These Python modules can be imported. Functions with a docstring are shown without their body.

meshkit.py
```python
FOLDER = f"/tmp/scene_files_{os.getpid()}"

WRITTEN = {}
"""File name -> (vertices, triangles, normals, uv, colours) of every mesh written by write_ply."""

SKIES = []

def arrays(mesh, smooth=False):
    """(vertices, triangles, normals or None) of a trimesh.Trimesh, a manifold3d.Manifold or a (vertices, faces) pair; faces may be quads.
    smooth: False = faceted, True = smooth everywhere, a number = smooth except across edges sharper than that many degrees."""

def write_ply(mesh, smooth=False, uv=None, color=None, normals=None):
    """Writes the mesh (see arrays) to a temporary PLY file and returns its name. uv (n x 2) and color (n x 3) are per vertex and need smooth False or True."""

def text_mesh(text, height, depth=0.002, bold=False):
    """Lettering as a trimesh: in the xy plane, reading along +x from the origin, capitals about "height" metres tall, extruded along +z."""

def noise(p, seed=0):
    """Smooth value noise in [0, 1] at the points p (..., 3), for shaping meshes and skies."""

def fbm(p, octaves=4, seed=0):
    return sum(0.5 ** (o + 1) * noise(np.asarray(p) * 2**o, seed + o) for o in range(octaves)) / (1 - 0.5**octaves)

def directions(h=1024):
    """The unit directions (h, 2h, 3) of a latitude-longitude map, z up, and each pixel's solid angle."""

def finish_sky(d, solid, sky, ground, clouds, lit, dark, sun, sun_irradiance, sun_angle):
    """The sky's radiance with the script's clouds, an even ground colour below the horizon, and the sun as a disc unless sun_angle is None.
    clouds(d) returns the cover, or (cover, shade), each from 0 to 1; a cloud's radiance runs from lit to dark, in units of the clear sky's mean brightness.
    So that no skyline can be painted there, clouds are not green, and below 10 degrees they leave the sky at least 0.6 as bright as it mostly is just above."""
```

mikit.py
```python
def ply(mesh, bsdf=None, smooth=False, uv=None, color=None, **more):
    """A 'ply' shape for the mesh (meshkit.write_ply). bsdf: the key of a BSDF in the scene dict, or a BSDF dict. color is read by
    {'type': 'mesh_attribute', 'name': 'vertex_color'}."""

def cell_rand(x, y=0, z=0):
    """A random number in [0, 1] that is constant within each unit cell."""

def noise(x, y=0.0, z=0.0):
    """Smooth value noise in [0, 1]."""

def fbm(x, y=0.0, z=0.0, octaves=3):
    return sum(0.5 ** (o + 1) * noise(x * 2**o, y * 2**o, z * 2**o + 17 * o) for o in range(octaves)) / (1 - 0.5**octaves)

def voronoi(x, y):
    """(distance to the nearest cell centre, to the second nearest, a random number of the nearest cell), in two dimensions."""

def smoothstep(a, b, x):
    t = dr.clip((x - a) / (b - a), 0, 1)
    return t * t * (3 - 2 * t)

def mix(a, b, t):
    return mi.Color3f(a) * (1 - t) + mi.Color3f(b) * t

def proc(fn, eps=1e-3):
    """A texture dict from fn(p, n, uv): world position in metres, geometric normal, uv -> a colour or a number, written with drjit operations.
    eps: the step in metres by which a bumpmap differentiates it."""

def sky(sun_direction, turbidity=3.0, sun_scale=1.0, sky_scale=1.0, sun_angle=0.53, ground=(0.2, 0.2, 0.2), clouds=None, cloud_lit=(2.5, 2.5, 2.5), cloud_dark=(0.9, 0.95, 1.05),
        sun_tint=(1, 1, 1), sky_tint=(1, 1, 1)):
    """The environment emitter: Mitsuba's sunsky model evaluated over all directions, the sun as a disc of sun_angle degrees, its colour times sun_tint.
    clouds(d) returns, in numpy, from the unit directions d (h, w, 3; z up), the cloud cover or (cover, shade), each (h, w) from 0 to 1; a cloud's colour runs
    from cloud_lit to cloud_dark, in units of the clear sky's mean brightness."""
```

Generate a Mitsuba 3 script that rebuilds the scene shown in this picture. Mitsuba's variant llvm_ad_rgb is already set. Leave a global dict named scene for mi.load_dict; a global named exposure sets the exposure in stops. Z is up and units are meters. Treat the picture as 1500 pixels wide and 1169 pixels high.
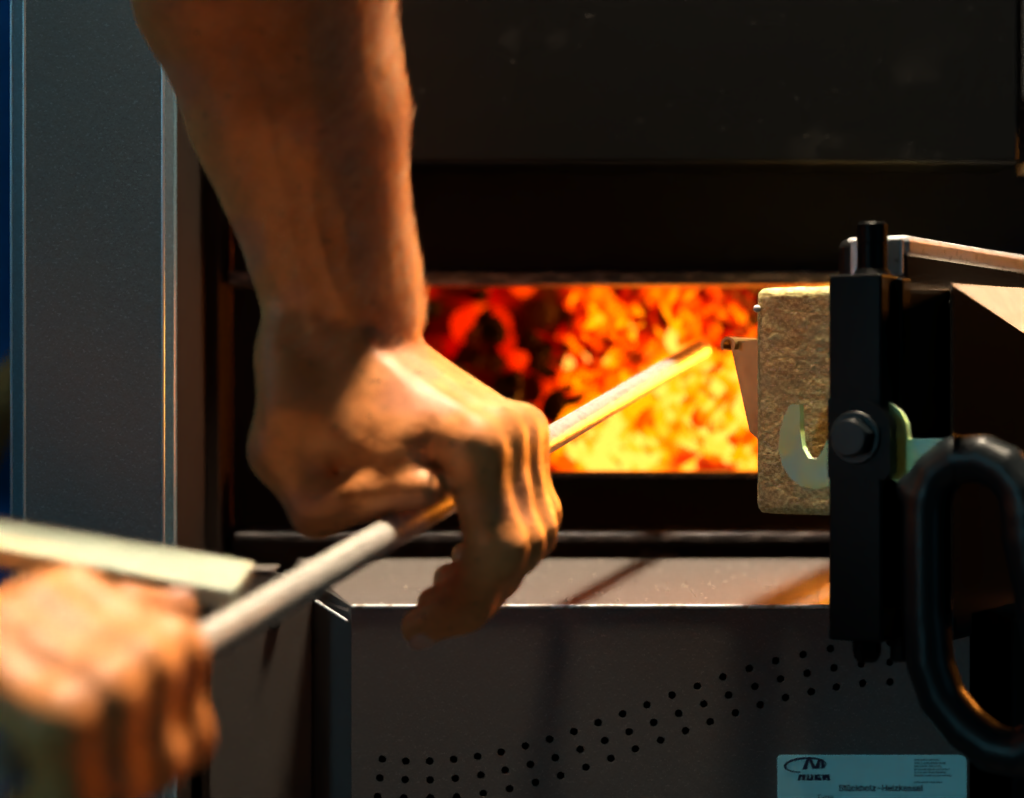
import math, random
import numpy as np, trimesh, mitsuba as mi, mikit, meshkit
import manifold3d as m3
from shapely.geometry import Polygon, Point, box as sbox
from mikit import noise, fbm, cell_rand, smoothstep, mix

T = mi.ScalarTransform4f
scene, labels = {}, {}
random.seed(7)
rng = np.random.default_rng(7)

# ------------------------------------------------------------------ camera, lamps, exposure
exposure = 0.0
FPX = 3248.0                       # focal length in pixels of the 1500 px wide photograph
scene['camera'] = {'type': 'thinlens', 'fov': 26.0, 'fov_axis': 'x', 'aperture_radius': 0.0125, 'focus_distance': 1.25,
                   'near_clip': 0.02, 'far_clip': 60.0, 'to_world': T().look_at([0, 0, 0], [0, 1, 0], [0, 0, 1])}
SPOT_POS, SPOT_R, SPOT_L = np.array([0.16, 1.248, 1.32]), 0.085, (1180, 960, 690)
ORANGE_POS, ORANGE_L = np.array([1.30, 1.86, .50]), (125, 38, 4.6)
LEFT_FILL_L = (3.0, 7.0, 8.8)
HALL_L = (.12, .42, .55)
DOOR_L = (1.9, 6.6, 8.2)
WARM_L = (.30, .13, .05)


def P(px, py, Y):
    return np.array([(px - 750) * Y / FPX, Y, (584.5 - py) * Y / FPX])


# ------------------------------------------------------------------ helpers
def numbered(name):
    if name not in scene and name not in labels and not any(k.startswith(name + '__') for k in scene):
        return name
    i = 1
    while True:
        k = '%s_%03d' % (name, i)
        if k not in scene and k not in labels and not any(q.startswith(k + '__') for q in scene):
            return k
        i += 1


def thing(name, label, cat, group=None, kind=None):
    k = numbered(name)
    labels[k] = {'label': label, 'category': cat}
    if group:
        labels[k]['group'] = group
    return k


def obj(name, mesh, bsdf, parent=None, smooth=False, label=None, **more):
    k = numbered(name if parent is None else parent + '__' + name)
    scene[k] = mikit.ply(mesh, bsdf, smooth=smooth, **more)
    if label:
        labels[k] = {'label': label}
    return k


def tm(man):
    m = man.to_mesh()
    return trimesh.Trimesh(np.asarray(m.vert_properties)[:, :3], np.asarray(m.tri_verts), process=False)


def hull(pts):
    return m3.Manifold.hull_points(np.asarray(pts, float))


def bx(x0, x1, y0, y1, z0, z1):
    m = trimesh.creation.box([x1 - x0, y1 - y0, z1 - z0])
    m.apply_translation([(x0 + x1) / 2, (y0 + y1) / 2, (z0 + z1) / 2])
    return m


def rbox(x0, x1, y0, y1, z0, z1, r=0.002, seg=12):
    s = m3.Manifold.sphere(r, seg)
    return tm(m3.Manifold.batch_hull([s.translate([x, y, z]) for x in (x0 + r, x1 - r) for y in (y0 + r, y1 - r) for z in (z0 + r, z1 - r)]))


def cyl(a, b, ra, rb=None, seg=40, bevel=0.0):
    a, b = np.asarray(a, float), np.asarray(b, float)
    rb = ra if rb is None else rb
    L = np.linalg.norm(b - a)
    pro = [[0, 0], [ra - bevel, 0], [ra, bevel], [rb, L - bevel], [rb - bevel, L], [0, L]] if bevel else [[0, 0], [ra, 0], [rb, L], [0, L]]
    m = trimesh.creation.revolve(pro, sections=seg)
    m.apply_transform(trimesh.geometry.align_vectors([0, 0, 1], (b - a) / L))
    m.apply_translation(a)
    return m


def frame(o, ax, ay, az):
    M = np.eye(4)
    M[:3, 0], M[:3, 1], M[:3, 2], M[:3, 3] = ax, ay, az, o
    return M


def extrude(poly, depth, M):
    """poly in the (x, y) of M, extruded along its z."""
    m = trimesh.creation.extrude_polygon(poly, depth, engine='earcut')
    m.apply_transform(M)
    if np.linalg.det(M[:3, :3]) < 0:
        m.invert()
    return m


XZ = lambda y: frame([0, y, 0], [1, 0, 0], [0, 0, 1], [0, 1, 0])   # polygon (x, z), extruded towards +y


# signed distance fields for the organic shapes
class Field:
    def __init__(self, lo, hi, h):
        self.lo, self.h = np.asarray(lo, float), h
        self.n = np.ceil((np.asarray(hi) - self.lo) / h).astype(int) + 1
        self.a = np.full(self.n, 0.08, np.float32)

    def part(self, lo, hi):
        i0 = np.clip(np.floor((lo - self.lo) / self.h).astype(int), 0, self.n)
        i1 = np.clip(np.ceil((hi - self.lo) / self.h).astype(int) + 1, 0, self.n)
        if (i1 <= i0).any():
            return None, None
        ax = [(self.lo[k] + self.h * np.arange(i0[k], i1[k])).astype(np.float32) for k in range(3)]
        return tuple(slice(i0[k], i1[k]) for k in range(3)), np.meshgrid(*ax, indexing='ij', sparse=True)

    def put(self, sl, d, k):
        f = self.a[sl]
        if k > 0:
            h = np.maximum(k - np.abs(f - d), 0) / k
            self.a[sl] = np.minimum(f, d) - h * h * k * 0.25
        else:
            self.a[sl] = np.minimum(f, d)

    def cone(self, a, b, ra, rb, k=0.004):
        a, b = np.asarray(a, float), np.asarray(b, float)
        m = max(ra, rb) + max(0.02, k * 1.6, 2 * self.h)
        sl, g = self.part(np.minimum(a, b) - m, np.maximum(a, b) + m)
        if sl is None:
            return self
        ba = b - a
        q = [g[i] - np.float32(a[i]) for i in range(3)]
        t = np.clip((q[0] * ba[0] + q[1] * ba[1] + q[2] * ba[2]) / max(ba @ ba, 1e-12), 0, 1)
        d = np.sqrt(sum((q[i] - t * ba[i]) ** 2 for i in range(3))) - (ra + (rb - ra) * t)
        self.put(sl, d.astype(np.float32), k)
        return self

    def chain(self, pts, radii, k=0.004):
        for i in range(len(pts) - 1):
            self.cone(pts[i], pts[i + 1], radii[i], radii[i + 1], k)
        return self

    def ell(self, c, r, k=0.01, R=None):
        c, r = np.asarray(c, float), np.asarray(r, float)
        m = r.max() + max(0.02, k * 1.6)
        sl, g = self.part(c - m, c + m)
        if sl is None:
            return self
        q = [g[i] - np.float32(c[i]) for i in range(3)]
        if R is not None:
            q = [sum(q[i] * R[i, j] for i in range(3)) for j in range(3)]
        s = np.sqrt(sum((q[i] / r[i]) ** 2 for i in range(3)))
        self.put(sl, ((s - 1) * r.min()).astype(np.float32), k)
        return self

    def mesh(self, smooth=4):
        a = self.a
        s = a < 0
        acc = np.zeros(tuple(np.array(a.shape) - 1) + (3,), np.float32)
        cnt = np.zeros(acc.shape[:3], np.float32)
        corner = lambda o: tuple(slice(o[k], a.shape[k] - 1 + o[k]) for k in range(3))
        for ax in range(3):
            for o1 in (0, 1):
                for o2 in (0, 1):
                    o = [0, 0, 0]
                    o[(ax + 1) % 3], o[(ax + 2) % 3] = o1, o2
                    e = list(o)
                    e[ax] = 1
                    A, B = a[corner(o)], a[corner(e)]
                    x = s[corner(o)] != s[corner(e)]
                    t = np.where(x, A / np.where(x, A - B, 1), 0)
                    for k in range(3):
                        acc[..., k] += x * (o[k] + (t if k == ax else 0))
                    cnt += x
        on = cnt > 0
        idx = np.full(on.shape, -1, np.int64)
        idx[on] = np.arange(on.sum())
        v = (np.argwhere(on) + acc[on] / cnt[on][:, None]) * self.h + self.lo
        quads = []
        for ax in range(3):
            u, w = (ax + 1) % 3, (ax + 2) % 3
            lo = [slice(None)] * 3
            hi = [slice(None)] * 3
            lo[ax], hi[ax] = slice(0, -1), slice(1, None)
            ch = np.argwhere(s[tuple(lo)] != s[tuple(hi)])
            ch = ch[(ch[:, u] > 0) & (ch[:, w] > 0) & (ch[:, u] < on.shape[u]) & (ch[:, w] < on.shape[w])]
            c = [ch.copy() for _ in range(4)]
            c[1][:, u] -= 1
            c[2][:, u] -= 1
            c[2][:, w] -= 1
            c[3][:, w] -= 1
            q = np.stack([idx[tuple(k.T)] for k in c], 1)
            inside = s[tuple(ch.T)]
            q[~inside] = q[~inside][:, ::-1]
            quads.append(q)
        q = np.vstack(quads)
        q = q[(q >= 0).all(1)]
        m = trimesh.Trimesh(v, np.vstack([q[:, [0, 1, 2]], q[:, [0, 2, 3]]]), process=False)
        if smooth:
            trimesh.smoothing.filter_taubin(m, iterations=smooth)
        return m


# ------------------------------------------------------------------ materials
def pr(name, base, rough, metallic=0.0, spec=0.5, bump=None, eps=4e-4, **more):
    b = {'type': 'principled', 'base_color': base if isinstance(base, dict) else {'type': 'rgb', 'value': list(base)}, 'roughness': rough, 'specular': spec, **more}
    if metallic:
        b['metallic'] = metallic
    if bump:
        b = {'type': 'bumpmap', 'tex': mikit.proc(bump, eps), 'scale': 1.0, 'nested': b}
    scene[name] = {'type': 'twosided', 'bsdf': b}
    return name


def powder(base, amount, scale=2600.0):
    """powder coat: a speckle of fine grains of its own."""
    dark, light, spark = (tuple(float(c) * k for c in base) for k in (1 - amount * .7, 1 + amount, amount * 1.6))
    def f(p, n, uv):
        s = noise(p.x * scale, p.y * scale, p.z * scale) * 0.6 + noise(p.x * scale * .4, p.y * scale * .4, p.z * scale * .4) * 0.4
        fleck = smoothstep(.80, .90, noise(p.x * 900 + 5, p.y * 900, p.z * 900))
        return mix(dark, light, s) + mi.Color3f(*spark) * fleck
    return mikit.proc(f)


orange_peel = lambda a, s: (lambda p, n, uv: a * fbm(p.x * s, p.y * s, p.z * s, 2))
STEEL_BLUE = pr('paint_blue_grey', powder((.050, .098, .130), .55), .30, spec=.55, bump=orange_peel(.00005, 900))
GLINT_BEAD = pr('glint_bead_metal', (.50, .62, .68), .28, metallic=.9)
GREY = pr('paint_grey', powder((.078, .070, .065), .28), .42, spec=.45, bump=orange_peel(.00006, 1100))
FLANGE_SHADE = pr('paint_flange_shade', powder((.035, .037, .037), .3), .42, spec=.45)  # cover grey darkened to paint the shade on the left-facing flange
PAINT_DOOR = pr('paint_door', powder((.0075, .0078, .008), .30), .2, spec=.12, bump=orange_peel(.00006, 1100))


def upper_col(p, n, uv):
    s = smoothstep(.60, .78, fbm(p.x * 34, 3.0, p.z * 22, 4)) * smoothstep(.5, .8, noise(p.x * 9, 1.0, p.z * 7))
    dot = smoothstep(.955, .985, noise(p.x * 210, 8.0, p.z * 210))
    return mix((.0025, .0028, .0029), (.04, .039, .037), dr_min(s * .22 + dot * .8, 1.0))


def dr_min(a, b):
    import drjit as dr
    return dr.minimum(a, b)


UPPER = pr('paint_upper_door', mikit.proc(upper_col), .38, spec=.12, bump=orange_peel(.00005, 700))
BLACK = pr('black_steel', (.014, .014, .014), .4, spec=.4)
SOOT = pr('sooty_steel', (.009, .0075, .007), .5, spec=.12, bump=lambda p, n, uv: .0006 * fbm(p.x * 160, p.y * 160, p.z * 160, 3))
scene['dull_soot'] = {'type': 'twosided', 'bsdf': {'type': 'diffuse', 'reflectance': {'type': 'rgb', 'value': [.016, .012, .010]}}}
RAIL = pr('worn_steel', mikit.proc(lambda p, n, uv: mix((.05, .05, .055), (.17, .16, .16), smoothstep(.45, .7, fbm(p.x * 120, p.y * 120, p.z * 300, 3)))), .34, metallic=.5)
BLACK_COAT = pr('black_powder', (.0018, .0024, .0028), .36, spec=.06, bump=orange_peel(.00005, 900))
HANDLE = pr('black_plastic', (.0035, .006, .0075), .36, spec=.2, bump=orange_peel(.00003, 1400))


def zinc_col(p, n, uv):
    t = fbm(p.x * 42, p.y * 42, p.z * 30, 3)
    return mix(mix((.62, .92, .42), (.84, .90, .18), smoothstep(.40, .60, t)), (.48, .88, .64), smoothstep(.55, .7, noise(p.x * 60 + 9, p.y * 60, p.z * 50)))


ZINC = pr('yellow_zinc', mikit.proc(zinc_col), .42, spec=.6)


def gold_col(p, n, uv):
    a = noise(p.x * 620, p.y * 620, p.z * 620)
    b = noise(p.x * 1500, p.y * 1500, p.z * 1500)
    c = mix((.40, .32, .10), (.84, .76, .35), smoothstep(.25, .8, a * .6 + b * .4))
    c = mix(c, (.30, .33, .17), .5 * smoothstep(.5, .75, fbm(p.x * 60, p.y * 60, p.z * 60, 3)))
    return mix(c, (.72, .62, .38), smoothstep(.78, .88, noise(p.x * 800 + 3, p.y * 800, p.z * 800)))


LINING = pr('vermiculite', mikit.proc(gold_col), .55, spec=.55, metallic=.15, bump=lambda p, n, uv: .00055 * fbm(p.x * 620, p.y * 620, p.z * 620, 3))
BRONZE = pr('heated_steel', mikit.proc(lambda p, n, uv: mix((.20, .115, .035), (.42, .27, .10), fbm(p.x * 130, p.y * 130, p.z * 60, 3))), .40, metallic=.6)
PALE_HIGHLIGHT_METAL = pr('scuffed_highlight_metal', mikit.proc(lambda p, n, uv: mix((.62, .63, .64), (.30, .27, .24), smoothstep(.56, .70, fbm(p.x * 190, p.y * 190, p.z * 190, 3)))), .3, metallic=.15)  # scuffed pale metal; its tone also paints highlights on hem and flange
RIM_HIGHLIGHT = pr('rim_highlight_grey', mikit.proc(lambda p, n, uv: mix((.30, .32, .34), (.22, .225, .23), smoothstep(.50, .75, fbm(p.x * 220, p.y * 220, p.z * 220, 3)))), .4)
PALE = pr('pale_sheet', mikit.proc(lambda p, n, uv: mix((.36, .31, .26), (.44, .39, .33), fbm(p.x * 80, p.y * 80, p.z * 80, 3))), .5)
BRICK = pr('firebrick', mikit.proc(lambda p, n, uv: mix((.10, .06, .035), (.30, .18, .10), fbm(p.x * 60, p.y * 60, p.z * 60, 4))), .9, spec=.2)


def rod_col(p, n, uv):
    t = fbm(p.x * 260, p.y * 260, p.z * 260, 3)
    return mix((.44, .41, .37), (.33, .31, .29), smoothstep(.45, .75, t))


ROD = pr('bare_steel_rod', mikit.proc(rod_col), .36, metallic=.35, spec=.5, bump=lambda p, n, uv: .00012 * fbm(p.x * 500, p.y * 500, p.z * 500, 2))


def bar_col(p, n, uv):
    t = fbm(p.x * 45, p.y * 70, p.z * 45, 3)
    return mix((.44, .50, .40), (.62, .56, .38), smoothstep(.45, .68, t))


BAR = pr('zinc_flat_bar', mikit.proc(bar_col), .4, metallic=.35, spec=.5)


def skin_col(p, n, uv):
    t = fbm(p.x * 70, p.y * 70, p.z * 70, 3)
    f = noise(p.x * 420, p.y * 420, p.z * 420)
    c = mix((.52, .185, .052), (.62, .245, .080), smoothstep(.3, .7, t))
    c = mix(c, (.47, .18, .11), .5 * smoothstep(.55, .75, noise(p.x * 38 + 4, p.y * 38, p.z * 38)))
    c = mix(c, (.26, .09, .035), .6 * smoothstep(.84, .92, noise(p.x * 230 + 2, p.y * 230, p.z * 230)))
    return c * (.90 + .2 * f)


SKIN = pr('skin', mikit.proc(skin_col), .5, spec=.3,
          bump=lambda p, n, uv: .00036 * fbm(p.x * 560, p.y * 560, p.z * 420, 2) + .0004 * fbm(p.x * 160, p.y * 160, p.z * 90, 2))
NAIL = pr('nail', (.60, .34, .26), .28, spec=.5)
HAIR = pr('arm_hair_fibre', (.70, .48, .27), .35, spec=.5)
HEADHAIR = pr('head_hair', (.035, .022, .015), .55)
EYE = pr('eye_white', (.7, .68, .66), .2)
CLOTH = pr('navy_cloth', mikit.proc(lambda p, n, uv: mix((.020, .030, .055), (.032, .045, .08), noise(p.x * 700, p.y * 700, p.z * 700))), .9, spec=.2)
BLUECLOTH = pr('blue_workwear', mikit.proc(lambda p, n, uv: mix((.014, .13, .42), (.022, .17, .52), fbm(p.x * 40, p.y * 40, p.z * 25, 3))), .85, spec=.2)
DARKWALL = pr('hall_wall', mikit.proc(lambda p, n, uv: mix((.03, .035, .05), (.05, .055, .075), fbm(p.x * 3, p.y * 3, p.z * 3, 3))), .9)
FLOOR = pr('concrete', mikit.proc(lambda p, n, uv: mix((.035, .034, .033), (.06, .058, .055), fbm(p.x * 6, p.y * 6, 0, 4))), .8)
STICKER = pr('sticker_film', (.38, .84, .88), .38, spec=.5)
ASH = pr('wood_ash', mikit.proc(lambda p, n, uv: mix((.12, .10, .08), (.55, .50, .42), cell_rand(p.x * 300, p.y * 300, 0))), .9)
INK = pr('print_ink', (.012, .02, .05), .5)
INKGREY = pr('print_ink_grey', (.10, .24, .27), .5)
LAMPMETAL = pr('lamp_housing', (.03, .03, .03), .5)

# ------------------------------------------------------------------ the setting
scene['floor'] = mikit.ply(bx(-8, 8, -8, 8, -1.13, -1.03), FLOOR)
labels['floor'] = {'label': 'concrete floor of the hall', 'kind': 'structure'}
scene['wall'] = mikit.ply(bx(-8, 8, 4.0, 4.2, -1.03, 3.2), DARKWALL)
labels['wall'] = {'label': 'dark back wall of the hall', 'kind': 'structure'}

# ------------------------------------------------------------------ lamps
sp = thing('ceiling_spotlight', 'round black spotlight hanging straight above the open boiler mouth', 'lamp')
can = trimesh.creation.revolve([[SPOT_R + .012, -.10], [SPOT_R + .016, -.10], [SPOT_R + .016, .03], [.03, .06], [0, .06], [0, .02], [SPOT_R + .012, .02], [SPOT_R + .012, -.10]], sections=40)
can.apply_translation(SPOT_POS)
obj('housing', can, LAMPMETAL, sp, smooth=40)
obj('cable', cyl(SPOT_POS + [0, 0, .06], SPOT_POS + [0, 0, 1.8], .006, seg=10), LAMPMETAL, sp)
disc = trimesh.creation.cylinder(SPOT_R, .01, sections=40)
disc.apply_translation(SPOT_POS)
obj('lens', disc, LAMPMETAL, sp, emitter={'type': 'area', 'radiance': {'type': 'rgb', 'value': list(SPOT_L)}, 'sampling_weight': 4.0})


wl = thing('added_orange_lamp', 'unseen orange lamp added at the right to light the arm and hand', 'lamp')  # unseen lamp, added for the orange rim on arm and hand
wd = np.array([-1.33, -.72, -.46]) / np.linalg.norm([-1.33, -.72, -.46])
obj('housing', cyl(ORANGE_POS - wd * .12, ORANGE_POS - wd * .004, .05, .112, seg=40), LAMPMETAL, wl, smooth=40)
obj('lens', cyl(ORANGE_POS - wd * .0035, ORANGE_POS, .10, seg=40), LAMPMETAL, wl, emitter={'type': 'area', 'radiance': {'type': 'rgb', 'value': list(ORANGE_L)}, 'sampling_weight': 4.0})
foot = ORANGE_POS - wd * .10
obj('stand', cyl([foot[0], foot[1], -1.0], foot, .012, seg=16), LAMPMETAL, wl)
for a_ in (0, 2.094, 4.189):
    obj('leg', cyl([foot[0], foot[1], -.85], [foot[0] + .25 * math.cos(a_), foot[1] + .25 * math.sin(a_), -1.024], .008, seg=12), LAMPMETAL, wl)


def panel_lamp(name, label, cat, centre, target, w, h, L):
    k = thing(name, label, cat)
    z = np.asarray(target, float) - centre
    z /= np.linalg.norm(z)
    x = np.cross([0, 0, 1.0], z)
    x /= np.linalg.norm(x)
    y = np.cross(z, x)
    M = frame(np.asarray(centre, float), x, y, z)
    f = extrude(sbox(-w / 2 - .05, -h / 2 - .05, w / 2 + .05, h / 2 + .05).difference(sbox(-w / 2, -h / 2, w / 2, h / 2)), .05, M)
    obj('frame', f, LAMPMETAL, k)
    glow_face = extrude(sbox(-w / 2, -h / 2, w / 2, h / 2), .01, M)
    obj('glow_face', glow_face, LAMPMETAL, k, emitter={'type': 'area', 'radiance': {'type': 'rgb', 'value': list(L)}, 'sampling_weight': 1.5})


panel_lamp('added_bluish_panel', 'narrow tall bluish fill panel added far to the left', 'fill_light', [-3.0, .25, 1.25], [-.25, 1.3, .2], .4, 1.9, LEFT_FILL_L)  # added fill, cool light for the post from the left
panel_lamp('added_bluish_panel', 'narrow bluish fill panel added behind the person to light the door parts', 'fill_light', [-1.6, -.6, .28], [.17, 1.19, -.02], .3, .9, DOOR_L)  # added fill, placed so it reaches the latch parts but not the arm
panel_lamp('added_warm_panel', 'square warm fill panel added behind the camera at the left', 'lamp', [-1.1, -2.4, 1.3], [-.1, 1.2, 0], .8, .8, WARM_L)  # added weak warm fill from the camera side
panel_lamp('added_bluish_panel', 'tall bluish fill panel added behind the camera at the right', 'fill_light', [1.85, -1.05, .55], [0, 1.2, 0], .8, 2.2, HALL_L)  # added cool fill from the right

# ------------------------------------------------------------------ boiler
B = thing('boiler', 'grey and black wood boiler with its loading door open on a glowing fire', 'boiler')
# corner post
post = Polygon([(-.2950, 1.50), (-.2950, 1.3065), (-.2858, 1.3000), (-.2040, 1.300), (-.2040, 1.3035), (-.1985, 1.3055), (-.1985, 1.314), (-.2010, 1.316), (-.2010, 1.50)]).buffer(-.0020).buffer(.0020, quad_segs=10)
pm = trimesh.creation.extrude_polygon(post, 1.63, engine='earcut')
pm.apply_translation([0, 0, -1.0])
obj('corner_post', pm, STEEL_BLUE, B, smooth=35, label='blue grey speckled corner post')
for x_, y_ in ((-.2946, 1.3068), (-.2859, 1.3006), (-.2047, 1.3007)):
    obj('glint_bead', cyl([x_, y_, -1.0], [x_, y_, .62], .0011, seg=16), GLINT_BEAD, B, smooth=True)  # strips added to put bright light lines along the post edges
obj('post_return', rbox(-.2005, -.1986, 1.3165, 1.50, -1.0, .62, .0008), 'dull_soot', B, smooth=35)
obj('inner_jamb', rbox(-.1985, -.1895, 1.435, 1.50, -1.0, .62, .0015), 'dull_soot', B, label='sooty jamb strip')
# upper door
obj('upper_door', rbox(-.1880, .3215, 1.405, 1.46, .1488, .62, .0035), UPPER, B, smooth=35, label='black upper door with faint smudges')
obj('side_trim', rbox(.3240, .40, 1.40, 1.46, .19, .62, .002), BLACK, B)
hp = P(1494, 247, 1.42)
obj('hinge_knuckle', cyl(hp + [.004, 0, -.004], hp + [.004, 0, .003], .006, seg=20), BRONZE, B, smooth=35)
# mouth plate with the opening into the fire
mouth = sbox(-.1895, -.40, .42, .62).difference(sbox(-.150, -.0490, .300, .0780).buffer(-.004).buffer(.004))
obj('mouth_plate', extrude(mouth, .012, XZ(1.500)), SOOT, B, label='sooty black plate round the fire opening')
obj('lintel', rbox(-.186, .36, 1.452, 1.4985, .0752, .0836, .0016), RAIL, B, smooth=35)
obj('sill_lip', rbox(-.165, .34, 1.470, 1.4985, -.0522, -.0482, .0012), RAIL, B, smooth=35)
obj('rail', rbox(-.180, .36, 1.435, 1.4985, -.0922, -.0868, .0018), RAIL, B, smooth=35)
obj('kick_plate', bx(-.185, .36, 1.468, 1.4985, -.30, -.0930), BLACK, B)
latch_bump = trimesh.creation.icosphere(3, 1.0)
latch_bump.apply_scale([.014, .006, .004])
latch_bump.apply_translation(P(965, 812, 1.462))
obj('lug', latch_bump, RAIL, B, smooth=True)

# perforated lower cover
ZT = -.1218
top = np.array([(162, 511), (232, 517), (303, 517), (374, 512), (445, 503), (515, 490), (587, 472), (659, 452), (731, 429), (803, 403), (876, 377), (948, 350), (1023, 321), (1098, 294), (1174, 267), (1252, 242), (1331, 219), (1412, 200), (1493, 183)], float)
midr = np.array([(155, 567), (230, 572), (304, 573), (379, 568), (455, 559), (527, 544), (602, 527), (676, 507), (750, 482), (823, 456), (895, 430), (968, 402), (1042, 375), (1117, 347), (1191, 321), (1269, 295), (1345, 273), (1424, 256), (1504, 240)], float)
bot = np.array([(148, 622), (226, 626), (305, 626), (383, 623), (462, 613), (540, 599), (617, 580), (692, 560), (767, 535), (841, 509), (914, 481), (989, 455), (1063, 427), (1136, 400), (1211, 374), (1285, 350), (1360, 328), (1436, 311), (1511, 297)], float)
rows = []
for r, tail in ((top, [(1262, 944), (1304, 941), (1346, 941), (1388, 945)]), (midr, [(1262, 973), (1304, 970), (1346, 970), (1387, 973)]), (bot, [(1264, 1001), (1304, 999), (1346, 999), (1386, 1001)])):
    rows += [(x * .49333 + 480, y * .49333 + 860) for x, y in r] + tail
cover = sbox(-.0941, -.62, .2682, ZT - .0012)
for px, py in rows:
    h = P(px, py, 1.30)
    cover = cover.difference(Point(h[0], h[2]).buffer(.00235, quad_segs=6))
obj('perforated_cover', extrude(cover, .003, XZ(1.300)), GREY, B, label='grey sheet cover with three wavy rows of round holes')
obj('cover_backing', bx(-.0935, .2676, 1.316, 1.320, -.62, ZT - .004), BLACK, B)
# sloping ash shelf and its folded front edge, pale to paint the lamp highlight
zr = -.1030
sh = [(-.0935, 1.3005, ZT), (.2680, 1.3005, ZT), (.2680, 1.430, zr), (-.1385, 1.430, zr)]
obj('ash_shelf', tm(hull(sh + [(x, y, z - .0025) for x, y, z in sh])), GREY, B, label='sloping pale lit sheet below the fire')
edge = m3.Manifold.sphere(.0013, 16)
obj('folded_edge', tm(m3.Manifold.batch_hull([edge.translate([-.0930, 1.3003, ZT + .0002]), edge.translate([.2676, 1.3003, ZT + .0002])])), PALE_HIGHLIGHT_METAL, B, smooth=40)
g_ = np.random.default_rng(21)
cr = []
for _ in range(150):
    x_, t_ = g_.uniform(-.085, .262), g_.random()
    c_ = trimesh.creation.icosphere(0, 1.0)
    c_.vertices *= g_.uniform(.5, 1.3, (12, 1)) * g_.uniform(.0003, .0011, 3)
    c_.apply_translation([x_, 1.303 + .124 * t_, ZT + .0003 + (zr - ZT) * (.0025 + .124 * t_) / .1295])
    cr.append(c_)
k_ = obj('ash_crumbs', trimesh.util.concatenate(cr), ASH)
labels[k_] = {'label': 'pale crumbs of ash scattered on the sloping sheet below the fire', 'category': 'ash', 'kind': 'stuff'}
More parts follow.
